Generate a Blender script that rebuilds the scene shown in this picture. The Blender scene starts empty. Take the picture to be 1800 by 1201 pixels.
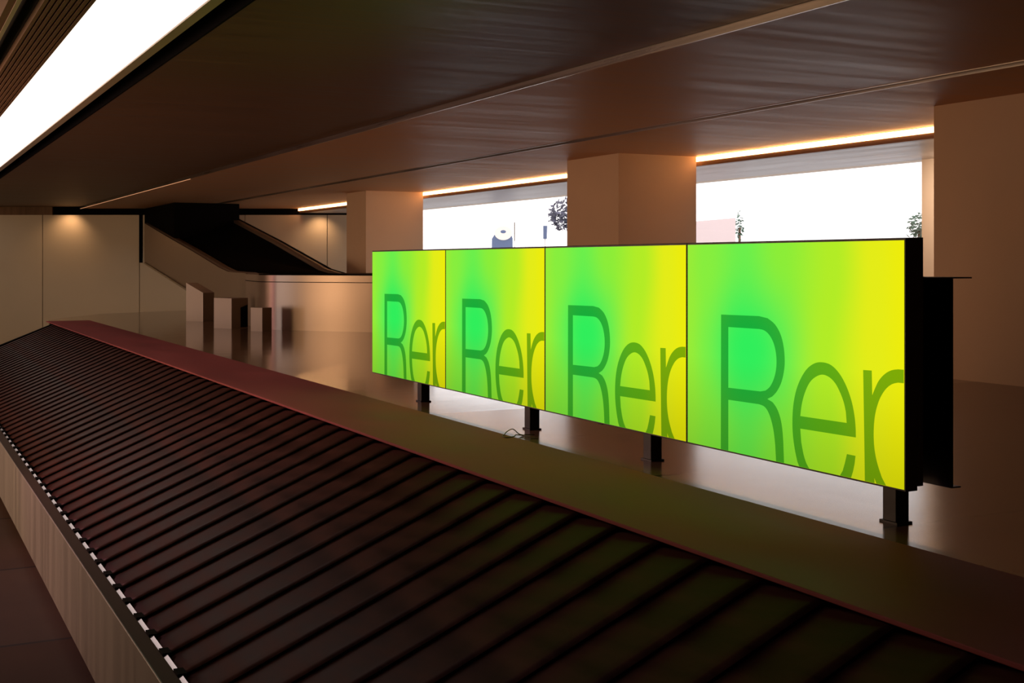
import bpy, bmesh, math, random
from mathutils import Vector, Matrix
from mathutils.geometry import tessellate_polygon
random.seed(4)
C = bpy.context.scene.collection
F = 2200.0; HU = 900.0; HV = 462.0; CAMZ = 1.6
TH = math.atan(1110.0 / F); ST, CT = math.sin(TH), math.cos(TH)
PLAT = CAMZ - 0.762            # raised floor height
CEIL = CAMZ + 1.043            # lit ceiling
DARKC = CAMZ + 1.077           # dark timber soffit

def at(u, v, Z):
    X = (u - HU) / F * Z
    return Vector((Z * ST + X * CT, Z * CT - X * ST, CAMZ - (v - HV) / F * Z))
def on_floor(u, v, zabs=PLAT):
    return at(u, v, (CAMZ - zabs) * F / (v - HV))

# ------------------------------------------------------------------ materials
def mat(name, col=(.5, .5, .5), rough=.6, metal=0.0, spec=.5, noise=None, bump=None, emit=None, estr=1.0, var=.25, tint=None):
    """noise=(scale xyz) stretches a colour variation, bump=(scale xyz, strength)"""
    m = bpy.data.materials.new(name); m.use_nodes = True
    nt = m.node_tree; n = nt.nodes; l = nt.links
    b = n['Principled BSDF']
    b.inputs['Base Color'].default_value = (*col, 1); b.inputs['Roughness'].default_value = rough
    b.inputs['Metallic'].default_value = metal; b.inputs['Specular IOR Level'].default_value = spec
    if tint: b.inputs['Specular Tint'].default_value = (*tint, 1)
    tc = n.new('ShaderNodeTexCoord')
    if noise:
        mp = n.new('ShaderNodeMapping'); mp.inputs['Scale'].default_value = noise
        l.new(tc.outputs['Object'], mp.inputs['Vector'])
        nz = n.new('ShaderNodeTexNoise'); nz.inputs['Scale'].default_value = 1; nz.inputs['Detail'].default_value = 5
        l.new(mp.outputs[0], nz.inputs['Vector'])
        r = n.new('ShaderNodeMapRange'); r.inputs['From Min'].default_value = .3; r.inputs['From Max'].default_value = .7
        r.inputs['To Min'].default_value = 1 - var; r.inputs['To Max'].default_value = 1 + var
        l.new(nz.outputs['Fac'], r.inputs['Value'])
        mx = n.new('ShaderNodeVectorMath'); mx.operation = 'SCALE'; mx.inputs[0].default_value = col
        l.new(r.outputs[0], mx.inputs['Scale']); l.new(mx.outputs[0], b.inputs['Base Color'])
        r2 = n.new('ShaderNodeMapRange'); r2.inputs['From Min'].default_value = .3; r2.inputs['From Max'].default_value = .7
        r2.inputs['To Min'].default_value = max(.02, rough * .85); r2.inputs['To Max'].default_value = min(1, rough * 1.15)
        l.new(nz.outputs['Fac'], r2.inputs['Value']); l.new(r2.outputs[0], b.inputs['Roughness'])
    if bump:
        mp = n.new('ShaderNodeMapping'); mp.inputs['Scale'].default_value = bump[0]
        l.new(tc.outputs['Object'], mp.inputs['Vector'])
        nz = n.new('ShaderNodeTexNoise'); nz.inputs['Scale'].default_value = 1; nz.inputs['Detail'].default_value = 3
        l.new(mp.outputs[0], nz.inputs['Vector'])
        bp = n.new('ShaderNodeBump'); bp.inputs['Strength'].default_value = bump[1]; bp.inputs['Distance'].default_value = .01
        l.new(nz.outputs['Fac'], bp.inputs['Height']); l.new(bp.outputs[0], b.inputs['Normal'])
    if emit:
        b.inputs['Emission Color'].default_value = (*emit, 1); b.inputs['Emission Strength'].default_value = estr
    return m

def floor_mat(name, col, base_r, spread, pitch, offs, joint=True, bumpk=.12, spec=.5):
    m = mat(name, col, base_r, spec=spec, noise=(2.2, 1.5, 1), var=.18, bump=((1.6, 2.2, 1), bumpk))
    nt = m.node_tree; n = nt.nodes; l = nt.links; b = n['Principled BSDF']
    tc = n.new('ShaderNodeTexCoord'); s = n.new('ShaderNodeSeparateXYZ'); l.new(tc.outputs['Object'], s.inputs[0])
    a = n.new('ShaderNodeMath'); a.operation = 'SUBTRACT'; l.new(s.outputs['Y'], a.inputs[0]); a.inputs[1].default_value = offs
    d = n.new('ShaderNodeMath'); d.operation = 'DIVIDE'; l.new(a.outputs[0], d.inputs[0]); d.inputs[1].default_value = pitch
    fl = n.new('ShaderNodeMath'); fl.operation = 'FLOOR'; l.new(d.outputs[0], fl.inputs[0])
    wn = n.new('ShaderNodeTexWhiteNoise'); wn.noise_dimensions = '1D'; l.new(fl.outputs[0], wn.inputs['W'])
    mr = n.new('ShaderNodeMapRange'); mr.inputs['To Min'].default_value = base_r; mr.inputs['To Max'].default_value = base_r + spread
    if name.startswith('polished'):
        gt = n.new('ShaderNodeMath'); gt.operation = 'LESS_THAN'; l.new(s.outputs['Y'], gt.inputs[0]); gt.inputs[1].default_value = 5.81
        l.new(gt.outputs[0], mr.inputs['Value'])
    else: l.new(wn.outputs['Value'], mr.inputs['Value'])
    l.new(mr.outputs[0], b.inputs['Roughness'])
    if joint:
        fr = n.new('ShaderNodeMath'); fr.operation = 'FRACT'; l.new(d.outputs[0], fr.inputs[0])
        lt = n.new('ShaderNodeMath'); lt.operation = 'LESS_THAN'; l.new(fr.outputs[0], lt.inputs[0]); lt.inputs[1].default_value = .018
        mx = n.new('ShaderNodeMix'); mx.data_type = 'RGBA'; l.new(lt.outputs[0], mx.inputs['Factor'])
        src = b.inputs['Base Color'].links[0].from_socket
        l.new(src, mx.inputs['A']); mx.inputs['B'].default_value = (.01, .007, .005, 1)
        l.new(mx.outputs['Result'], b.inputs['Base Color'])
    return m

def emis(name, col, s):
    m = bpy.data.materials.new(name); m.use_nodes = True; nt = m.node_tree; nt.nodes.clear()
    e = nt.nodes.new('ShaderNodeEmission'); o = nt.nodes.new('ShaderNodeOutputMaterial')
    e.inputs['Color'].default_value = (*col, 1); e.inputs['Strength'].default_value = s
    nt.links.new(e.outputs[0], o.inputs[0]); return m

def s2l(c): return tuple((x / 255 / 12.92) if x / 255 <= .04045 else ((x / 255 + .055) / 1.055) ** 2.4 for x in c)

def display_mat(name, factor):
    m = bpy.data.materials.new(name); m.use_nodes = True; nt = m.node_tree; nt.nodes.clear(); n = nt.nodes; l = nt.links
    uv = n.new('ShaderNodeUVMap'); uv.uv_map = 'UVMap'
    sp = n.new('ShaderNodeSeparateXYZ'); l.new(uv.outputs[0], sp.inputs[0])
    # a wavy offset so that the colour field is not ruled
    nz = n.new('ShaderNodeTexNoise'); nz.inputs['Scale'].default_value = 1.6; nz.inputs['Detail'].default_value = 1; l.new(uv.outputs[0], nz.inputs['Vector'])
    ma = n.new('ShaderNodeMath'); ma.operation = 'MULTIPLY_ADD'; l.new(nz.outputs['Fac'], ma.inputs[0]); ma.inputs[1].default_value = .12
    l.new(sp.outputs['X'], ma.inputs[2])
    sb = n.new('ShaderNodeMath'); sb.operation = 'SUBTRACT'; l.new(ma.outputs[0], sb.inputs[0]); sb.inputs[1].default_value = .06
    cr = n.new('ShaderNodeValToRGB'); l.new(sb.outputs[0], cr.inputs['Fac']); cr.color_ramp.interpolation = 'EASE'
    stops = [(0, (152, 236, 55)), (.12, (135, 238, 62)), (.3, (108, 239, 75)), (.48, (140, 237, 56)), (.7, (178, 236, 38)), (.87, (228, 236, 24)), (1, (237, 236, 12))]
    el = cr.color_ramp.elements
    el[0].position = stops[0][0]; el[0].color = (*s2l(stops[0][1]), 1)
    el[1].position = 1; el[1].color = (*s2l(stops[-1][1]), 1)
    for p, c in stops[1:-1]:
        e = el.new(p); e.color = (*s2l(c), 1)
    # round green centre
    mp = n.new('ShaderNodeMapping'); mp.vector_type = 'POINT'; l.new(uv.outputs[0], mp.inputs['Vector'])
    mp.inputs['Scale'].default_value = (3.1, 2.2, 0); mp.inputs['Location'].default_value = (-.34 * 3.1, -.5 * 2.2, 0)
    ln = n.new('ShaderNodeVectorMath'); ln.operation = 'LENGTH'; l.new(mp.outputs[0], ln.inputs[0])
    mr = n.new('ShaderNodeMapRange'); mr.interpolation_type = 'SMOOTHERSTEP'; l.new(ln.outputs['Value'], mr.inputs['Value'])
    mr.inputs['From Min'].default_value = 0; mr.inputs['From Max'].default_value = 1.15; mr.inputs['To Min'].default_value = .95; mr.inputs['To Max'].default_value = 0
    mx = n.new('ShaderNodeMix'); mx.data_type = 'RGBA'; l.new(mr.outputs[0], mx.inputs['Factor'])
    l.new(cr.outputs['Color'], mx.inputs['A']); mx.inputs['B'].default_value = (*s2l((42, 238, 92)), 1)
    # the picture on the screens gets a little deeper to the bottom
    vr = n.new('ShaderNodeMapRange'); l.new(sp.outputs['Y'], vr.inputs['Value'])
    vr.inputs['From Min'].default_value = 0; vr.inputs['From Max'].default_value = .45; vr.inputs['To Min'].default_value = .7; vr.inputs['To Max'].default_value = 1
    sc = n.new('ShaderNodeVectorMath'); sc.operation = 'SCALE'; l.new(mx.outputs['Result'], sc.inputs[0]); l.new(vr.outputs[0], sc.inputs['Scale'])
    ml = n.new('ShaderNodeVectorMath'); ml.operation = 'MULTIPLY'; l.new(sc.outputs[0], ml.inputs[0]); ml.inputs[1].default_value = factor
    e = n.new('ShaderNodeEmission'); l.new(ml.outputs[0], e.inputs['Color'])
    o = n.new('ShaderNodeOutputMaterial'); l.new(e.outputs[0], o.inputs[0])
    return m

M = {}
M['column'] = mat('warm_plaster', (.60, .40, .25), .75, noise=(1.2, 1.2, 1.2), var=.05, bump=((60, 60, 60), .08))
M['wallpanel'] = mat('cream_wall_panel', (.62, .5, .35), .6, noise=(.6, .6, .6), var=.06)
M['litceil'] = mat('satin_ceiling_panel', (.56, .30, .15), .5, spec=.2, tint=(1, .75, .55), noise=(.5, 6, 1), var=.08, bump=((.4, 9, 1), .1))
M['timber'] = mat('dark_timber_veneer', (.15, .085, .048), .5, spec=.25, tint=(1, .75, .55), noise=(.5, 22, 1), var=.3, bump=((.8, 30, 1), .06))
M['timber_light'] = mat('brown_timber_slat', (.30, .17, .10), .5, noise=(9, .4, 9), var=.15)
M['black'] = mat('matt_black', (.003, .0025, .0025), .9, spec=.05)
M['blacksteel'] = mat('black_steel', (.012, .010, .009), .42, metal=.2, noise=(8, 8, 8), var=.2)
M['light_frame'] = mat('tan_light_frame', (.50, .40, .28), .4, noise=(2, 8, 2), var=.1)
M['housing'] = mat('black_housing', (.028, .024, .022), .5, noise=(20, 20, 4), var=.3)
M['metal'] = mat('brushed_metal', (.52, .46, .38), .3, metal=1.0, noise=(1, .6, 30), var=.12)
M['panel_metal'] = mat('brushed_side_panel', (.20, .185, .165), .5, metal=.2, noise=(3, 9, .6), var=.16)
M['railtop'] = mat('brown_top_rail', (.055, .030, .017), .6, spec=.1)
M['polished'] = mat('polished_steel', (.80, .74, .80), .16, metal=1.0)
M['plate'] = mat('scuffed_rubber_plate', (.050, .0165, .012), .42, spec=.04, tint=(1, .36, .45), noise=(14, 3, 3), var=.5)
M['plate_edge'] = mat('black_plate_edge', (.004, .003, .003), .8, spec=.05)
M['deck'] = mat('coated_deck_panel', (.30, .085, .088), .65, spec=.04, tint=(1, .4, .4), noise=(3, 1.5, 1), var=.14, bump=((2, 1, 1), .05))
M['platform'] = floor_mat('polished_floor_panels', (.20, .11, .07), .11, .08, 1.03, 2.72)
M['floor'] = floor_mat('brown_polished_concrete', (.05, .024, .012), .6, .1, 1.4, 0, spec=.1)
M['belt'] = mat('black_belt', (.002, .002, .002), .85, spec=.05)
M['conveyor'] = mat('satin_steel_cladding', (.33, .24, .175), .32, metal=.55, noise=(.5, .5, .2), var=.1, bump=((1.2, 1.2, .2), .25))
M['kerb'] = mat('conveyor_kerb', (.20, .13, .09), .5, metal=.3)
M['plinth'] = mat('pale_plinth_board', (.50, .40, .34), .5, noise=(3, 3, 3), var=.05)
M['plinth_shaded'] = mat('plinth_shaded_side', (.22, .15, .10), .5)  # shade of the right-hand face, put into the colour
M['soffit'] = mat('grey_soffit_panel', (.46, .42, .40), .35, noise=(8, .6, 1), var=.08)
M['fascia'] = mat('bronze_fascia', (.16, .09, .055), .4, metal=.5)
M['jamb'] = mat('cream_plaster', (.75, .62, .48), .6)
M['white_light'] = emis('white_light_panel', (1, .84, .74), 1.45)
M['warm_light'] = emis('warm_strip_light', (1, .50, .20), 14.0)
M['orange_light'] = emis('orange_strip_light', (1, .46, .22), .75)
M['screen_bg'] = display_mat('screen_picture', (1, 1, 1))
M['screen_fg'] = display_mat('screen_lettering', (.25, .48, .40))
M['ground'] = mat('pale_outdoor_paving', (.55, .56, .58), .6, noise=(.5, .5, .5), var=.05)
M['foliage'] = mat('purple_grey_foliage', (.11, .11, .16), .7, noise=(8, 8, 8), var=.5)
M['leafgreen'] = mat('green_foliage', (.06, .13, .09), .7, noise=(8, 8, 8), var=.5)
M['bluegrey'] = mat('blue_grey_paint', (.13, .18, .32), .5)
M['white_paint'] = mat('white_paint', (.8, .8, .8), .5)
M['pinkwall'] = mat('pale_pink_render', (.75, .62, .62), .7)
M['cable'] = mat('tan_cable_sheath', (.10, .055, .03), .5)
M['slatgap'] = mat('shadow_gap_black', (.004, .003, .002), .9)
g = bpy.data.materials.new('window_glass'); g.use_nodes = True; nt = g.node_tree; nt.nodes.clear()
_t = nt.nodes.new('ShaderNodeBsdfTransparent'); _g = nt.nodes.new('ShaderNodeBsdfGlossy'); _g.inputs['Roughness'].default_value = .02
_m = nt.nodes.new('ShaderNodeMixShader'); _m.inputs[0].default_value = .07; _o = nt.nodes.new('ShaderNodeOutputMaterial')
nt.links.new(_t.outputs[0], _m.inputs[1]); nt.links.new(_g.outputs[0], _m.inputs[2]); nt.links.new(_m.outputs[0], _o.inputs[0])
M['glass'] = g

# ------------------------------------------------------------------ geometry helpers
def box(bm, x0, x1, y0, y1, z0, z1, mi=0):
    vs = [bm.verts.new((x, y, z)) for x in (x0, x1) for y in (y0, y1) for z in (z0, z1)]
    fs = []
    for q in ((0, 1, 3, 2), (4, 6, 7, 5), (0, 4, 5, 1), (2, 3, 7, 6), (0, 2, 6, 4), (1, 5, 7, 3)):
        f = bm.faces.new([vs[i] for i in q]); f.material_index = mi; fs.append(f)
    return vs, fs
def prism(bm, pts, d, mi=0):
    """pts: 3d polygon, d: extrusion vector"""
    d = Vector(d); a = [bm.verts.new(p) for p in pts]; b = [bm.verts.new(Vector(p) + d) for p in pts]
    f = bm.faces.new(a); f.material_index = mi
    f = bm.faces.new(b[::-1]); f.material_index = mi
    for i in range(len(a)):
        j = (i + 1) % len(a); f = bm.faces.new((a[j], a[i], b[i], b[j])); f.material_index = mi
def obj(name, bm, mats, parent=None, origin=None, bevel=0, smooth=False):
    bmesh.ops.recalc_face_normals(bm, faces=bm.faces)
    if origin is not None: bmesh.ops.translate(bm, verts=bm.verts, vec=-Vector(origin))
    me = bpy.data.meshes.new(name); bm.to_mesh(me); bm.free()
    for m in (mats if isinstance(mats, (list, tuple)) else [mats]): me.materials.append(m)
    o = bpy.data.objects.new(name, me); C.objects.link(o)
    if origin is not None: o.location = origin
    if parent is not None: o.parent = parent
    if bevel:
        b = o.modifiers.new('bevel', 'BEVEL'); b.width = bevel; b.segments = 2; b.limit_method = 'ANGLE'
    if smooth:
        for p in me.polygons: p.use_smooth = True
    return o
def tag(o, label=None, cat=None, group=None, kind=None):
    if label: o['label'] = label
    if cat: o['category'] = cat
    if group: o['group'] = group
    if kind: o['kind'] = kind
    return o
def thing(name, loc, label, cat, group=None):
    o = bpy.data.objects.new(name, None); C.objects.link(o); o.location = loc; o.empty_display_size = .1
    return tag(o, label, cat, group)
def struct(name, bm, m, parent=None, **k):
    o = obj(name, bm, m, parent, **k)
    if parent is None: o['kind'] = 'structure'
    return o
def child(name, bm, mats, parent, **k):
    """mesh given in world coordinates, parented to a thing that stands at parent.location"""
    bmesh.ops.translate(bm, verts=bm.verts, vec=-parent.location)
    return obj(name, bm, mats, parent, **k)
def B(*a, mi=0):
    bm = bmesh.new(); box(bm, *a, mi=mi); return bm

# ------------------------------------------------------------------ setting: floors
YN, YF = -3.5, 26.0
struct('floor', B(-6, 9, YN, 34, -.1, 0), M['floor'])
# far wall plane is square to the view: helper gives plan points on it
ZW = 24.1
def wpt(u, v=HV, Z=ZW): return at(u, v, Z)
bm = bmesh.new()
e = [Vector((2.46, YN, 0)), Vector((2.46, 17.11, 0)), Vector((1.95, 17.11, 0)), Vector((2.0, 17.7, 0)), on_floor(175, 552), on_floor(330, 545.5), wpt(430), wpt(640), Vector((8.9, 22.6, 0)), Vector((8.9, YN, 0))]
prism(bm, [Vector((p.x, p.y, .001)) for p in e], (0, 0, PLAT - .001))
struct('floor_raised', bm, M['platform'])

# ------------------------------------------------------------------ walls
bm = bmesh.new()
def wallpanel(bm, u0, u1, v0, z1, th=.06, Z=ZW, mi=0):
    a, b = wpt(u0, Z=Z), wpt(u1, Z=Z); n = Vector((ST, CT, 0)) * th
    zt = CAMZ - (v0 - HV) / F * Z
    P = [Vector((a.x, a.y, z1)), Vector((b.x, b.y, z1)), Vector((b.x, b.y, zt)), Vector((a.x, a.y, zt))]
    prism(bm, P, n, mi)
for u0, u1 in ((-900, -360), (-358.5, -90), (-88.5, 74.3), (75.5, 244.5), (245.7, 430), (431, 574.5), (575.7, 668)):
    wallpanel(bm, u0, u1, 378, 0)
wallpanel(bm, -900, 668, 300, 0, .12, ZW + .07, 1)           # black backing seen in the shadow gap and the joints
wallpanel(bm, -900, 92, 340, CAMZ + .921, .05, ZW, 2)         # timber strip above the left panels
struct('wall_back', bm, [M['wallpanel'], M['black'], M['timber']])
struct('wall_left', B(-6.1, -6, YN, 33, 0, 3.2), M['wallpanel'])
struct('wall_front', B(-6.1, 9, YN - .1, YN, 0, 3.2), M['column'])
# outer wall with the window opening, seen behind the pillars
XO = 8.6
bm = bmesh.new(); box(bm, XO, XO + .25, YN, 8.63, 0, 3.2); box(bm, XO, XO + .25, 22.3, 24, 0, 3.2)
box(bm, XO, XO + .25, 8.63, 22.3, CAMZ + .96, 3.2)
struct('wall_right', bm, M['jamb'])
w = struct('window_1', B(XO + .1, XO + .11, 8.64, 22.29, PLAT, CAMZ + .955), M['glass'])
bm = bmesh.new()
for y in (8.63, 22.23): box(bm, XO + .07, XO + .14, y, y + .06, PLAT, CAMZ + .96)
box(bm, XO + .07, XO + .14, 8.63, 22.29, PLAT, PLAT + .05)
obj('window_frame', bm, M['metal'], w)
# columns between the hall and the window strip
XC, XD = 6.267, 7.16
def column(name, y0, y1):
    bm = bmesh.new(); box(bm, XC, XD, y0, y1, PLAT, CEIL + .001)
    return struct(name, bm, M['column'])
column('wall_pier', YN, 6.18)
column('wall_pier', 10.17, 11.17)
column('wall_pier', 17.11, 17.95)

# ------------------------------------------------------------------ ceiling
def ceilpoly(bm, x0, x1, y0, ztop, z, mi=0):
    # plan strip that stops at the far wall plane (distance ZW along the view axis)
    def yw(x): return (ZW + .03 - x * ST) / CT
    prism(bm, [(x0, y0, z), (x1, y0, z), (x1, yw(x1), z), (x0, yw(x0), z)], (0, 0, ztop - z), mi)
SL0, SL1 = 5.247, 5.368
bm = bmesh.new()
ceilpoly(bm, 3.434, SL0, YN, CEIL + .2, CEIL)
ceilpoly(bm, SL1, 7.17, YN, CEIL + .2, CEIL)
ceilpoly(bm, SL0 - .01, SL1 + .01, YN, CEIL + .2, CEIL + .035)
struct('ceiling', bm, M['litceil'])
bm = bmesh.new()
ceilpoly(bm, SL0, SL0 + .007, YN, CEIL + .04, CEIL - .004); ceilpoly(bm, SL1 - .007, SL1, YN, CEIL + .04, CEIL - .004)
struct('trim_1', bm, M['metal'])
bm = bmesh.new(); ceilpoly(bm, 3.424, 3.434, YN, CEIL + .2, CEIL)
struct('trim_2', bm, M['metal'])
bm = bmesh.new(); ceilpoly(bm, 1.374, 3.414, YN, DARKC + .2, DARKC + .002)
struct('ceiling_timber', bm, M['timber'])
bm = bmesh.new(); ceilpoly(bm, 3.40, 3.43, YN, DARKC + .25, DARKC + .06); ceilpoly(bm, 1.2, 1.38, YN, DARKC + .25, DARKC + .10); ceilpoly(bm, 1.362, 1.3745, YN, DARKC + .12, DARKC + .001)
ceilpoly(bm, -6, 1.0, YN, DARKC + .5, DARKC + .30)
struct('ceiling_void', bm, M['black'])
# timber slats beside the light
bm = bmesh.new(); ceilpoly(bm, .592, .79, YN, DARKC + .25, DARKC + .035, 1)
n = 8; p = (.79 - .592) / n
for i in range(n):
    ceilpoly(bm, .592 + i * p + .009, .592 + (i + 1) * p, YN, DARKC + .04, DARKC)
struct('trim_3', bm, [M['timber_light'], M['slatgap']])
bm = bmesh.new(); ceilpoly(bm, .500, .518, YN, DARKC + .12, DARKC); struct('trim_4', bm, M['jamb'])  # lit face of the bar, its brightness put into the pale colour
bm = bmesh.new(); ceilpoly(bm, .470, .499, YN, DARKC + .12, DARKC + .004); struct('trim_5', bm, M['timber_light'])
# soffit and fascia above the windows
bm = bmesh.new(); ceilpoly(bm, 7.26, XO, YN, CEIL + .1, CAMZ + .955); struct('ceiling_soffit', bm, M['soffit'])
bm = bmesh.new(); ceilpoly(bm, 7.20, 7.262, YN, CEIL - .045, CAMZ + .953)
ceilpoly(bm, 7.215, 7.262, YN, CEIL + .1, CEIL - .046)
struct('trim_6', bm, M['fascia'])
struct('wall_top', B(7.26, XO + .2, YN, 24, CEIL + .05, 3.2), M['black'])

# lamps of the place
L = thing('linear_ceiling_light', (1.0, 8, DARKC), 'wide glowing white linear light set in the dark ceiling, top left', 'ceiling light')
bm = bmesh.new(); ceilpoly(bm, .79, 1.205, 4.3, DARKC + .05, DARKC + .006); child('diffuser', bm, M['white_light'], L)
bm = bmesh.new(); ceilpoly(bm, 1.205, 1.259, 4.3, DARKC + .10, DARKC - .002); child('frame', bm, M['light_frame'], L)
S = thing('cove_light', (7.19, 8, CEIL), 'warm glowing strip light along ceiling edge above the windows', 'strip light')
bm = bmesh.new(); ceilpoly(bm, 7.19, 7.214, YN, CEIL - .001, CEIL - .043); child('diffuser', bm, M['warm_light'], S)
S = thing('ceiling_edge_light', (3.44, 18, CEIL), 'thin orange strip light on the dark ceiling edge at far left', 'strip light')
bm = bmesh.new(); y0 = 15.7
ceilpoly(bm, 3.436, 3.444, 15.7, CEIL + .002, CEIL - .004); child('diffuser', bm, M['orange_light'], S)

# ------------------------------------------------------------------ baggage carousel
car = thing('baggage_carousel', (1.6, 8, 0), 'long sloped baggage carousel with dark overlapping plates and pale metal side panel', 'baggage carousel')
X0, ZP = .729, CAMZ - 1.2247
YC0, YC1 = .2, 16.45
bm = bmesh.new()
ys = [YC0 + k * 2.6 for k in range(7)] + [YC1 + .1]
for a, b in zip(ys[:-1], ys[1:]): box(bm, X0, X0 + .006, a, b - .002, .0, ZP)
child('side_panel', bm, M['panel_metal'], car, bevel=.003)
child('top_rail', B(X0 + .004, .785, YC0, YC1 + .1, ZP - .012, ZP - .003), M['railtop'], car)
XS0, ZS0 = .803, CAMZ - 1.235; SL = math.atan(.42); LEN = 1.205
cs, sn = math.cos(SL), math.sin(SL)
XT, ZT = XS0 + LEN * cs, ZS0 + LEN * sn
bm = bmesh.new(); prism(bm, [(.7872, YC0, ZP - .009), (.7872, YC0, ZP - .004), (.8005, YC0, ZP), (.8005, YC0, ZP - .009)], (0, YC1 - YC0, 0))
child('wear_strip', bm, M['polished'], car)
bm = bmesh.new()
prism(bm, [(.786, YC0, .05), (.786, YC0, ZP - .022), (XS0, YC0, ZS0 - .03), (XT, YC0, ZT - .03), (XT + .02, YC0, .05)], (0, YC1 - YC0, 0))
child('chassis', bm, M['black'], car)
# inner deck
DZ = CAMZ - .752
bm = bmesh.new()
box(bm, XT - .01, 2.442, YC0, 17.1, DZ - .012, DZ)
child('inner_deck', bm, M['deck'], car, bevel=.003)
child('deck_support', B(XT + .02, 2.42, YC0, 17.0, .0, DZ - .013), M['black'], car)
# far end closing bar
bm = bmesh.new()
prism(bm, [(XS0 - .01, YC1, ZS0 - .03), (XT + .01, YC1, ZT - .03), (XT + .01, YC1, ZT + .012), (XS0 - .01, YC1, ZS0 + .02)], (0, .09, 0))
child('end_bar', bm, M['plate_edge'], car)
# one plate: outline in (s up the slope, t along the run, towards the camera = negative)
PIT = .2222
def plate_mesh():
    bm = bmesh.new()
    w = PIT + .022
    ns, nt_ = 26, 9
    top = {}
    def edge_in(s):          # rounded near corners at both ends
        r = .05; e = 0
        if s < r: e = r - math.sqrt(max(0, r * r - (r - s) ** 2))
        r2 = .022
        if s > LEN - r2: e = r2 - math.sqrt(max(0, r2 * r2 - (s - (LEN - r2)) ** 2))
        return e
    svals = [0, .006, .014, .026, .04, .055] + [.055 + (LEN - .08 - .055) * k / 16 for k in range(1, 17)] + [LEN - .05, LEN - .022, LEN - .012, LEN - .005, LEN]
    for i, s in enumerate(svals):
        e = edge_in(s)
        for j in range(nt_):
            f = j / (nt_ - 1)                       # 0 far, 1 near
            t = w / 2 - f * (w - e)
            h = -.004 + .0135 * f ** 1.3 - (.004 if f > .99 else 0)
            if s < .03: h -= .008 * (1 - s / .03)
            if s > LEN - .03: h -= .010 * ((s - LEN + .03) / .03) ** 2
            ss = s + (.012 * math.sin(f * math.pi * .8) if s > LEN - .06 else 0)
            top[i, j] = bm.verts.new((ss * cs - h * sn, t, ss * sn + h * cs))
    ni = len(svals)
    for i in range(ni - 1):
        for j in range(nt_ - 1):
            f = bm.faces.new((top[i, j], top[i, j + 1], top[i + 1, j + 1], top[i + 1, j])); f.smooth = True
    bd = [top[i, nt_ - 1] for i in range(ni)] + [top[ni - 1, j] for j in range(nt_ - 2, -1, -1)] + [top[i, 0] for i in range(ni - 2, -1, -1)] + [top[0, j] for j in range(1, nt_ - 1)]
    low = [bm.verts.new(v.co + Vector((.016 * sn, 0, -.016 * cs))) for v in bd]
    for k in range(len(bd)):
        q = (k + 1) % len(bd); f = bm.faces.new((bd[k], bd[q], low[q], low[k])); f.material_index = 1
    # little black tab that crosses the polished strip beside each gap
    box(bm, -.0165, .012, -w / 2 - .004, -w / 2 + .055, -.012, .0135, 1)
    return bm
n_pl = int((YC1 - .2 - YC0) / PIT)
first = None
for k in range(n_pl):
    y = YC1 - .12 - k * PIT
    if first is None:
        first = obj('plate', plate_mesh(), [M['plate'], M['plate_edge']], car); o = first
    else:
        o = first.copy(); C.objects.link(o); o.parent = car
    o.location = Vector((XS0, y, ZS0)) - car.location
# ------------------------------------------------------------------ led screens
XS = 2.58; SY0, SY1 = 2.65, 6.94; SW = (SY1 - SY0) / 4
ZB, ZTOP = CAMZ - .2508 * XS, CAMZ + .0268 * XS
def ab(u, v):
    a = (1 / 1416 - 1 / (u + 210)) / (1 / 1416 - 1 / 1802)
    vt = 441 - .02134 * (u - 653); vb = 656 + .2236 * (u - 655)
    return (min(max(a, 0), .999), min((v - vt) / (vb - vt), .999))
def pa(pts): return [ab(1240 + x / 3.872, 540 + y / 3.874) for x, y in pts]
def pb(pts): return [ab(1380 + x / 4.617, 620 + y / 4.619) for x, y in pts]
def smooth(pts, closed=True, hard=()):
    out = []; n = len(pts)
    for i in range(n):
        p0, p1, p2, p3 = pts[(i - 1) % n], pts[i], pts[(i + 1) % n], pts[(i + 2) % n]
        if i in hard: out.append(p1); continue
        if (i - 1) % n in hard: p0 = p1
        if (i + 1) % n in hard: p3 = p2
        for k in range(4):
            t = k / 4
            out.append(tuple(.5 * ((2 * p1[c]) + (-p0[c] + p2[c]) * t + (2 * p0[c] - 5 * p1[c] + 4 * p2[c] - p3[c]) * t * t + (-p0[c] + 3 * p1[c] - 3 * p2[c] + p3[c]) * t ** 3) for c in (0, 1)))
    return [(min(a, .999), min(b, .999)) for a, b in out]
# 'hard' lists the segments that stay straight (index of their first point)
R_out = smooth(pa([(99, 50), (360, 61), (420, 76), (470, 118), (508, 185), (530, 270), (538, 370), (531, 450), (512, 525), (482, 582), (452, 615), (418, 632),
                   (455, 655), (485, 700), (508, 765), (521, 840), (528, 930), (533, 1090), (478, 1080), (472, 950), (462, 860), (445, 780), (422, 718), (395, 683), (360, 668),
                   (149, 637), (149, 1005), (97, 990)]), hard=(0, 1, 10, 11, 16, 17, 18, 24, 25, 26, 27))
R_in = smooth(pa([(149, 136), (360, 150), (397, 160), (432, 192), (460, 245), (476, 310), (481, 375), (476, 440), (460, 500), (435, 548), (405, 574), (370, 580), (149, 554)]), hard=(0, 11, 12, 10))
E_out = smooth(pb([(581, 702), (580, 640), (572, 540), (550, 420), (515, 310), (470, 215), (420, 145), (365, 100), (300, 83), (240, 92), (180, 135), (130, 210), (90, 310),
                   (66, 430), (58, 560), (62, 680), (78, 800), (99, 900), (114, 955), (197, 975), (172, 910), (150, 840), (131, 740), (123, 628)]), hard=(0, 17, 18, 22, 23))
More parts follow.
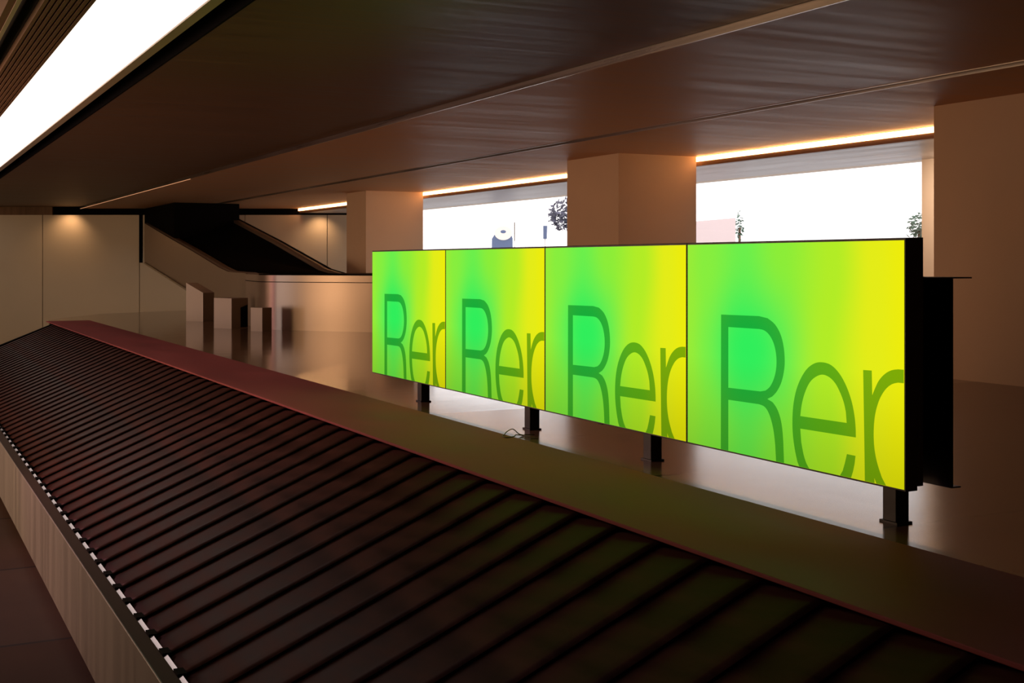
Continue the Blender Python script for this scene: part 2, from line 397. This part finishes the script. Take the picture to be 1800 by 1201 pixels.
E_in = smooth(pb([(123, 525), (135, 430), (160, 335), (200, 250), (250, 203), (305, 185), (360, 205), (410, 255), (450, 330), (480, 410), (498, 490), (505, 582)]), hard=(10, 11))
E_t = pb([(507, 838), (578, 853), (571, 915), (558, 980), (541, 1050), (450, 1035), (472, 975), (490, 912)])
P_out = smooth(pb([(641, 147), (712, 152), (716, 355), (736, 305), (770, 235), (820, 180), (875, 150), (930, 142), (985, 147), (985, 258), (930, 252), (880, 264), (830, 302),
                   (785, 370), (755, 450), (736, 540), (728, 650), (731, 760), (744, 855), (765, 940), (795, 1030), (830, 1120), (750, 1100), (733, 1035), (736, 1095), (655, 1075), (650, 700)]),
               hard=(0, 1, 2, 7, 8, 9, 20, 21, 22, 23, 24, 25, 26))
LET = [(R_out, R_in), (E_out, E_in), (E_t, None), (P_out, None)]
def face_mesh():
    """picture of one screen, local: origin bottom far corner, -y to the right, +z up, faces -x"""
    bm = bmesh.new(); uv = bm.loops.layers.uv.new('UVMap')
    m = .0055; H = ZTOP - ZB; W = SW
    def quad(pts, mi, x):
        vs = [bm.verts.new((x, -(m + a * (W - 2 * m)), m + (1 - b) * (H - 2 * m))) for a, b in pts]
        f = bm.faces.new(vs); f.material_index = mi
        for lp, (a, b) in zip(f.loops, pts): lp[uv].uv = (a, 1 - b)
        return f
    quad([(0, 1), (1, 1), (1, 0), (0, 0)], 0, 0)
    for o, i in LET:
        loops = [[Vector((a, b, 0)) for a, b in o]] + ([[Vector((a, b, 0)) for a, b in i]] if i else [])
        flat = [p for lp in loops for p in lp]
        for t in tessellate_polygon(loops):
            p = [(flat[k].x, flat[k].y) for k in t]
            area = (p[1][0] - p[0][0]) * (p[2][1] - p[0][1]) - (p[2][0] - p[0][0]) * (p[1][1] - p[0][1])
            if abs(area) < 1e-9: continue
            quad(p, 1, -.0006)
    for f in bm.faces:
        f.normal_update()
        if f.normal.x > 0: f.normal_flip()
    me = bpy.data.meshes.new('display_face'); bm.to_mesh(me); bm.free()
    me.materials.append(M['screen_bg']); me.materials.append(M['screen_fg']); return me
fm = face_mesh()
labels = ['leftmost of the four green and yellow LED screens, farthest from camera',
          'second from left of the four green and yellow LED screens',
          'third from left of the four LED screens, small black plug beneath it',
          'rightmost and nearest of the four green and yellow LED screens']
H = ZTOP - ZB
hm = None; gm = None
for k in range(4):
    yf = SY1 - k * SW
    t = thing('led_screen', (XS, yf, ZB), labels[k], 'screen', 'green and yellow LED screens in a row')
    o = bpy.data.objects.new('display_face', fm); C.objects.link(o); o.parent = t
    tag(o, 'green to yellow picture with dark green letters Rep')
    if hm is None:
        bm = bmesh.new()
        box(bm, .0012, .046, -SW + .0008, -.0008, 0, H + .001)
        box(bm, .046, .068, -SW + .001, -.001, .012, H + .003)
        box(bm, .068, .078, -SW + .012, -.012, .03, H - .012)
        o = obj('housing', bm, M['housing'], t, bevel=.0015); hm = o.data
    else:
        o = bpy.data.objects.new('housing', hm); C.objects.link(o); o.parent = t
        md = o.modifiers.new('bevel', 'BEVEL'); md.width = .0015; md.segments = 2; md.limit_method = 'ANGLE'
    if k == 2:
        p = (1083, 752)
        bm = bmesh.new(); yy = 4.42 - yf
        box(bm, .05, .07, yy - .035, yy + .035, -.006, .0121); box(bm, .052, .066, yy - .02, yy + .015, -.016, -.005)
        obj('plug', bm, M['blacksteel'], t, bevel=.002)
# stand behind the screens
st = thing('screen_stand', (2.70, 4.8, PLAT), 'black steel stand with four short posts carrying the screens', 'screen stand')
bm = bmesh.new()
for y in (6.354, 5.073, 4.071, 2.774):
    bm = bmesh.new(); box(bm, 2.637, 2.687, y - .028, y + .028, PLAT + .004, ZB - .0005)
    box(bm, 2.6585, 2.687, y - .028, y + .028, ZB - .001, CAMZ - .06)
    po = child('post', bm, M['blacksteel'], st, bevel=.003)
    bp = B(2.632, 2.692, y - .036, y + .036, PLAT, PLAT + .006); bmesh.ops.translate(bp, verts=bp.verts, vec=-st.location)
    obj('base_plate', bp, M['blacksteel'], po)
bm = bmesh.new()
box(bm, 2.762, 2.768, 2.655, 6.90, CAMZ - .648, CAMZ - .046)
child('beam_web', bm, M['blacksteel'], st)
bm = bmesh.new(); box(bm, 2.69, 2.842, 2.655, 6.90, CAMZ - .0458, CAMZ - .0418); child('top_flange', bm, M['blacksteel'], st)
bm = bmesh.new(); box(bm, 2.762, 2.798, 2.655, 6.90, CAMZ - .652, CAMZ - .648); child('bottom_flange', bm, M['blacksteel'], st)
for y in (6.354, 5.073, 4.071, 2.774):
    child('bracket', B(2.687, 2.763, y - .012, y + .012, CAMZ - .55, CAMZ - .12), M['blacksteel'], st)
# cable by the second post
def tube(name, pts, r, m, label, cat):
    cu = bpy.data.curves.new(name, 'CURVE'); cu.dimensions = '3D'; cu.bevel_depth = r; cu.bevel_resolution = 2; cu.resolution_u = 8
    s = cu.splines.new('BEZIER'); s.bezier_points.add(len(pts) - 1)
    for b, p in zip(s.bezier_points, pts):
        b.co = p; b.handle_left_type = b.handle_right_type = 'AUTO'
    tmp = bpy.data.objects.new(name, cu); C.objects.link(tmp)
    bpy.context.view_layer.update()
    me = bpy.data.meshes.new_from_object(tmp); bpy.data.objects.remove(tmp); me.name = name; me.materials.clear(); me.materials.append(m)
    o = bpy.data.objects.new(name, me); C.objects.link(o); tag(o, label, cat); return o
def cp(x, y, dz=.004):
    p = on_floor(780 + x / 7.2, 680 + y / 7.2, PLAT + dz); return p
pts = [cp(1150, 606), cp(1060, 608), cp(985, 610), cp(940, 590, .012), cp(905, 556, .022), cp(868, 536, .028), cp(820, 556, .022), cp(775, 598, .014), cp(752, 632, .0125),
       cp(800, 642, .0125), cp(880, 632, .0125), cp(960, 612, .006), cp(1020, 625), cp(1075, 640)]
tube('cable', pts, .0022, M['cable'], 'thin tan cable lying in a loop by the second post', 'cable')

# ------------------------------------------------------------------ feed conveyor that comes down from the far wall
cv = thing('belt_conveyor', (4.6, 16, PLAT), 'black belt conveyor ramping down from the dark hatch in the far wall', 'conveyor')
zr = lambda h: CAMZ + h
# plan path with heights of the outer cladding: (x, y, top, bottom)
FLT = -.14
left = [(4.46, 24.3, .75, .0), (4.47, 22.5, .49, -.22), (4.48, 20.3, .185, -.50), (4.48, 18.5, -.075, -.70), (4.48, 18.0, -.13, -.762), (4.46, 17.4, FLT, -.762)]
curve = [(4.40, 16.8), (4.25, 16.1), (4.08, 15.5), (4.0, 15.1), (3.96, 14.75), (3.92, 14.45), (3.90, 14.2), (3.93, 14.02), (4.02, 13.87), (4.25, 13.58), (4.78, 12.95), (5.02, 12.74), (5.2, 12.68), (5.4, 12.78), (5.6, 13.05), (5.68, 13.5), (5.70, 14.2)]
path = left + [(x, y, FLT, -.762) for x, y in curve] + [(5.71, 16.4, -.155, -.762), (5.71, 17.0, -.10, -.762), (5.71, 19.5, .34, -.4), (5.71, 22.2, .78, .0)]
def cladding(path, th, dz0=0, bot=None):
    bm = bmesh.new(); pr = None; n = len(path)
    for i, (x, y, t, b) in enumerate(path):
        a = Vector(path[max(0, i - 1)][:2]); c = Vector(path[min(n - 1, i + 1)][:2]); d = (c - a).normalized(); nn = Vector((-d.y, d.x)) * th
        bb = t - bot if bot else b
        ring = [bm.verts.new((x, y, zr(t + dz0))), bm.verts.new((x + nn.x, y + nn.y, zr(t + dz0))), bm.verts.new((x + nn.x, y + nn.y, zr(bb))), bm.verts.new((x, y, zr(bb)))]
        if pr:
            for k in range(4):
                f = bm.faces.new((pr[k], pr[(k + 1) % 4], ring[(k + 1) % 4], ring[k])); f.smooth = True
        else: bm.faces.new(ring)
        pr = ring
    bm.faces.new(pr[::-1]); return bm
def shift(path, th):
    out = []; n = len(path)
    for i, (x, y, t, b) in enumerate(path):
        a = Vector(path[max(0, i - 1)][:2]); c = Vector(path[min(n - 1, i + 1)][:2]); d = (c - a).normalized(); nn = Vector((-d.y, d.x)) * th
        out.append((x + nn.x, y + nn.y, t, b))
    return out
# normals (-d.y, d.x): path runs towards camera on the left side, so +normal points inward
o = child('side_cladding', cladding(path, .03), M['conveyor'], cv); 
o.modifiers.new('es', 'EDGE_SPLIT').split_angle = math.radians(40)
child('kerb', cladding([(x, y, t + .012, b) for x, y, t, b in shift(path, .031)], .11, 0, .06), M['kerb'], cv)
gp = [(x, y, t - .075, t - .083) for x, y, t, b in shift(path[8:], -.0015)]
child('joint_line', cladding(gp, .004), M['black'], cv)
rim = [(x, y, t + .014, t - .002) for x, y, t, b in shift(path[12:], -.006)]
child('black_rim', cladding(rim, .05), M['belt'], cv)
# belt surface
bm = bmesh.new(); inner = shift(path, .10)
nL = 6
La = inner[:9]; Ra = inner[::-1][:len(La)]
prv = None
for i in range(0, len(inner) // 2 + 1):
    l, r = inner[i], inner[-1 - i]
    a = bm.verts.new((l[0], l[1], zr(l[2] - .02))); b = bm.verts.new((r[0], r[1], zr(r[2] - .02)))
    if prv and i < len(inner) - 1 - i: bm.faces.new((prv[0], a, b, prv[1]))
    prv = (a, b)
child('belt', bm, M['belt'], cv)
# dark hood over the hatch
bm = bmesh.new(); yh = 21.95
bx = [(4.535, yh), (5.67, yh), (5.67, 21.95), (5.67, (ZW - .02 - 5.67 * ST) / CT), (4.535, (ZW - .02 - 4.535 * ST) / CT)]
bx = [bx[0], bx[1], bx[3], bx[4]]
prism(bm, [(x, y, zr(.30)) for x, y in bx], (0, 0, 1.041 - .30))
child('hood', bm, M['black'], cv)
bm = bmesh.new()
a = wpt(245, Z=ZW - .01); b = wpt(250.5, Z=ZW - .01)
prism(bm, [(a.x, a.y, zr(0.0)), (b.x, b.y, zr(0.0)), (b.x, b.y, zr(.92)), (a.x, a.y, zr(.92))], (-ST * .02, -CT * .02, 0))
child('hatch_edge', bm, M['black'], cv)
bm = bmesh.new()
def strip(p, q, w, h):
    p = Vector(p); q = Vector(q); prism(bm, [p, p + Vector((-w, 0, 0)), p + Vector((-w, 0, h)), p + Vector((0, 0, h))], q - p)
strip((4.452, 24.2, zr(-.02)), (4.472, 18.2, zr(-.745)), .02, .03)
child('bottom_trim', bm, M['metal'], cv)

# plinths in front of the ramp
def plinth(u, vb, wl, wr, hf, hb, label):
    p = on_floor(u, vb); d = Vector((p.x, p.y, 0)).normalized()
    R45 = Matrix.Rotation(math.radians(48), 3, 'Z'); dl = R45 @ d; dr = Matrix.Rotation(math.radians(-42), 3, 'Z') @ d
    o = thing('plinth', (p.x, p.y, PLAT), label, 'plinth', 'plain plinths by the conveyor')
    P = [Vector((0, 0, 0)), dr * wr, dr * wr + dl * wl, dl * wl]; hs = [hf, hf, hb, hb]
    bm = bmesh.new(); lo = [bm.verts.new(q) for q in P]; hi = [bm.verts.new(q + Vector((0, 0, h))) for q, h in zip(P, hs)]
    bm.faces.new(lo[::-1]); bm.faces.new(hi)
    for i in range(4):
        j = (i + 1) % 4; f = bm.faces.new((lo[i], lo[j], hi[j], hi[i]))
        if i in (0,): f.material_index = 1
    b = obj('body', bm, [M['plinth'], M['plinth_shaded']], o)
    return o, dr, wr
plinth(357, 565.5, .29, .21, .372, .50, 'leftmost and tallest of three pale plinths, with a slanted top')
o, dr, wr = plinth(407, 578, .27, .28, .350, .352, 'middle and widest of the three pale plinths by the conveyor')
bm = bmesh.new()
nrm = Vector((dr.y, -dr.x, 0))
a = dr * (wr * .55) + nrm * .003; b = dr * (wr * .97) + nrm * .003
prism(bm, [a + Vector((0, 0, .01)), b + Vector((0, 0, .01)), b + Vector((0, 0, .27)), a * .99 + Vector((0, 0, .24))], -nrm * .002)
obj('dark_patch', bm, M['black'], o)  # flat black sheet on the right part of the face
plinth(461, 583, .17, .155, .262, .262, 'smallest and rightmost of the three pale plinths')

# ------------------------------------------------------------------ outside the window
struct('ground', B(XO + .3, 60, -15, 80, PLAT - .3, PLAT - .05), M['ground'])
# pale building line opposite
bl = thing('kiosk', (0, 0, 0), 'blue grey rounded kiosk with a white disc seen through the window', 'kiosk')
p0 = at(883, 437, 27); bl.location = (p0.x, p0.y, PLAT - .05)
bm = bmesh.new()
d = Vector((CT, -ST, 0)); nrm = Vector((ST, CT, 0)); w = 37 * 27 / F / 2
zt = CAMZ - (403 - HV) / F * 27; zm = CAMZ - (420 - HV) / F * 27; z0 = PLAT - .05
prof = [(-w * 1.08, z0), (w, z0), (w * .98, zt - .2), (w * .72, zt - .02), (-w * .3, zt), (-w * .75, zt - .12), (-w, zm)]
prism(bm, [p0 * 0 + Vector((p0.x, p0.y, 0)) + d * a + Vector((0, 0, z)) for a, z in prof], nrm * .5)
child('body', bm, M['bluegrey'], bl)
bm = bmesh.new()
cz = CAMZ - (410 - HV) / F * 27; cc = Vector((p0.x, p0.y, cz)) + d * .02 - nrm * .03
pts = [cc + d * (math.cos(t) * .19) + Vector((0, 0, math.sin(t) * .15)) for t in [k * math.pi / 12 for k in range(24)]]
prism(bm, pts, nrm * .06); child('disc', bm, M['white_light'], bl)  # disc is given a glow to stay white; it is no lamp
bm = bmesh.new(); cc = cc + Vector((0, 0, .03)) - nrm * .02
pts = [cc + d * (math.cos(t) * .06) + Vector((0, 0, math.sin(t) * .036)) for t in [k * math.pi / 12 for k in range(24)]]
prism(bm, pts, nrm * .03); child('hub', bm, M['bluegrey'], bl)
def post(name, u, v0, v1, w, Z, m, label, cat):
    p = at(u, v0, Z); o = thing(name, (p.x, p.y, PLAT - .05), label, cat)
    bm = bmesh.new(); zt = CAMZ - (v0 - HV) / F * Z; zb = CAMZ - (v1 - HV) / F * Z; hw = w * Z / F / 2
    prism(bm, [p * 1 + d * a + Vector((0, 0, z - p.z)) for a, z in ((-hw, zb), (hw * .8, zb), (hw, zt), (-hw, zt))], nrm * .05); child('panel', bm, m, o)
    bm = bmesh.new(); c = Vector((p.x, p.y, 0)) + nrm * .025
    box(bm, c.x - .012, c.x + .012, c.y - .012, c.y + .012, PLAT - .05, zb + .01); child('foot', bm, M['white_paint'], o)
    return o
post('sign_panel', 958.5, 397, 420, 7, 24, M['bluegrey'], 'small dark grey upright panel outside the middle window', 'sign')
post('lamp_mast', 904.5, 391, 423, 1.6, 26, M['fascia'], 'thin leaning brown mast outside beside the kiosk', 'mast')
def tree(name, u, v, Z, rx, rz, n, leaf, m, label, low=-1):
    c = at(u, v, Z); o = thing(name, (c.x, c.y, PLAT - .05), label, 'tree')
    bm = bmesh.new()
    for k in range(n):
        while True:
            q = Vector((random.uniform(-1, 1), random.uniform(-1, 1), random.uniform(low, 1)))
            if q.length < 1: break
        q = Vector((q.x * rx, q.y * rx, q.z * rz)) + c
        a = Vector((random.gauss(0, 1), random.gauss(0, 1), random.gauss(0, 1))).normalized(); b = a.orthogonal().normalized(); s = leaf * random.uniform(.6, 1.3)
        vs = [bm.verts.new(q + a * s), bm.verts.new(q + b * s * .5), bm.verts.new(q - a * s), bm.verts.new(q - b * s * .5)]
        bm.faces.new(vs)
    child('foliage', bm, m, o)
    bm = bmesh.new(); box(bm, c.x - .018, c.x + .018, c.y - .018, c.y + .018, PLAT - .05, c.z); child('trunk', bm, M['fascia'], o)
tree('tree', 1000, 378, 22, .38, .30, 420, .06, M['foliage'], 'purple grey tree outside at the right of the middle window')
tree('tree', 1617, 405, 15, .16, .22, 260, .035, M['leafgreen'], 'green shrub outside by the right jamb of the nearest window')
tree('tree', 1300, 400, 25, .09, .34, 110, .04, M['leafgreen'], 'slim green shrub outside the nearest window, left part')
pk = thing('roadside_hoarding', (0, 0, 0), 'low pale pink hoarding outside the nearest window', 'hoarding')
q = at(1255, 385, 23); pk.location = (q.x, q.y, PLAT - .05)
bm = bmesh.new(); hw = 38 * 23 / F
prism(bm, [Vector((q.x, q.y, z)) + d * a for a, z in ((-hw, PLAT - .05), (hw, PLAT - .05), (hw, q.z + .02), (-hw, q.z - .05))], nrm * .1)
child('board', bm, M['pinkwall'], pk)

# ------------------------------------------------------------------ lights
def area(name, loc, size, sy, col, power, target):
    ld = bpy.data.lights.new(name, 'AREA'); ld.shape = 'RECTANGLE'; ld.size = size; ld.size_y = sy; ld.color = col; ld.energy = power
    o = bpy.data.objects.new(name, ld); C.objects.link(o); o.location = loc
    o.rotation_euler = (Vector(target) - Vector(loc)).to_track_quat('-Z', 'Y').to_euler(); return o
def point(name, loc, r, col, power):
    ld = bpy.data.lights.new(name, 'POINT'); ld.shadow_soft_size = r; ld.color = col; ld.energy = power
    o = bpy.data.objects.new(name, ld); C.objects.link(o); o.location = loc; return o
# warm fills added out of view on the public side, for ceiling, walls and deck
area('hall_fill', (-1.6, 8.5, 2.9), .6, 9, (1, .56, .32), 190, (2.0, 8.0, .8))
area('hall_up_fill', (-4, 11.5, .7), 1.0, 9, (1, .64, .37), 400, (3.5, 11.5, 2.7))
area('far_wall_fill', (-2.5, 17, 2.5), 1.0, 4, (1, .66, .38), 140, (3, 25, 1.2))
area('white_display_glow', (-4.2, 14.3, 1.3), .7, 1.6, (1, .92, .95), 24, (4, 14, 1.0))
# pink lit display on the public side (its glow lies on the low ends of the plates)
area('pink_display_glow', (-3.6, 16.5, 1.3), .8, 1.6, (1, .38, .58), 18, (1.2, 9, .6))
def spot(name, loc, target, col, power, ang, r=.03):
    ld = bpy.data.lights.new(name, 'SPOT'); ld.spot_size = math.radians(ang); ld.spot_blend = 1; ld.color = col; ld.energy = power; ld.shadow_soft_size = r
    o = bpy.data.objects.new(name, ld); C.objects.link(o); o.location = loc
    o.rotation_euler = (Vector(target) - Vector(loc)).to_track_quat('-Z', 'Y').to_euler(); return o
for u in (118, 560):
    p = at(u, 381, ZW - .3); q = at(u, 420, ZW)
    spot('wall_wash', (p.x, p.y, CAMZ + (1.02 if u < 300 else .94)), (q.x, q.y, CAMZ + .3), (1, .6, .32), 14, 120)
spot('reveal_fill', (8.0, 7.9, CAMZ + .9), (8.6, 8.3, CAMZ + .2), (1, .74, .55), 55, 130)  # unseen fill added to brighten the window jamb
spot('pink_fill_spot', (-1.2, 9.5, 2.6), (.95, 6.6, .5), (1, .42, .52), 230, 40, .15)  # unseen pink fill added to tint the low ends of the plates

w = bpy.data.worlds.new('sky'); bpy.context.scene.world = w; w.use_nodes = True
bg = w.node_tree.nodes['Background']; bg.inputs['Color'].default_value = (.99, .94, .94, 1); bg.inputs['Strength'].default_value = 2.1

# ------------------------------------------------------------------ camera
cd = bpy.data.cameras.new('camera'); cam = bpy.data.objects.new('camera', cd); C.objects.link(cam)
cam.location = (0, 0, CAMZ); cam.rotation_euler = (math.pi / 2, 0, -TH)
cd.sensor_width = 36; cd.lens = F / 1800 * 36; cd.shift_y = -(600.5 - HV) / 1800; cd.clip_start = .05; cd.clip_end = 300
sc = bpy.context.scene; sc.camera = cam
sc.view_settings.view_transform = 'Standard'; sc.view_settings.look = 'None'; sc.view_settings.gamma = 1; sc.view_settings.exposure = 0
sc.view_settings.use_curve_mapping = False
sc.cycles.max_bounces = 8; sc.cycles.diffuse_bounces = 5; sc.cycles.glossy_bounces = 4; sc.cycles.sample_clamp_indirect = 4; sc.cycles.use_denoising = True
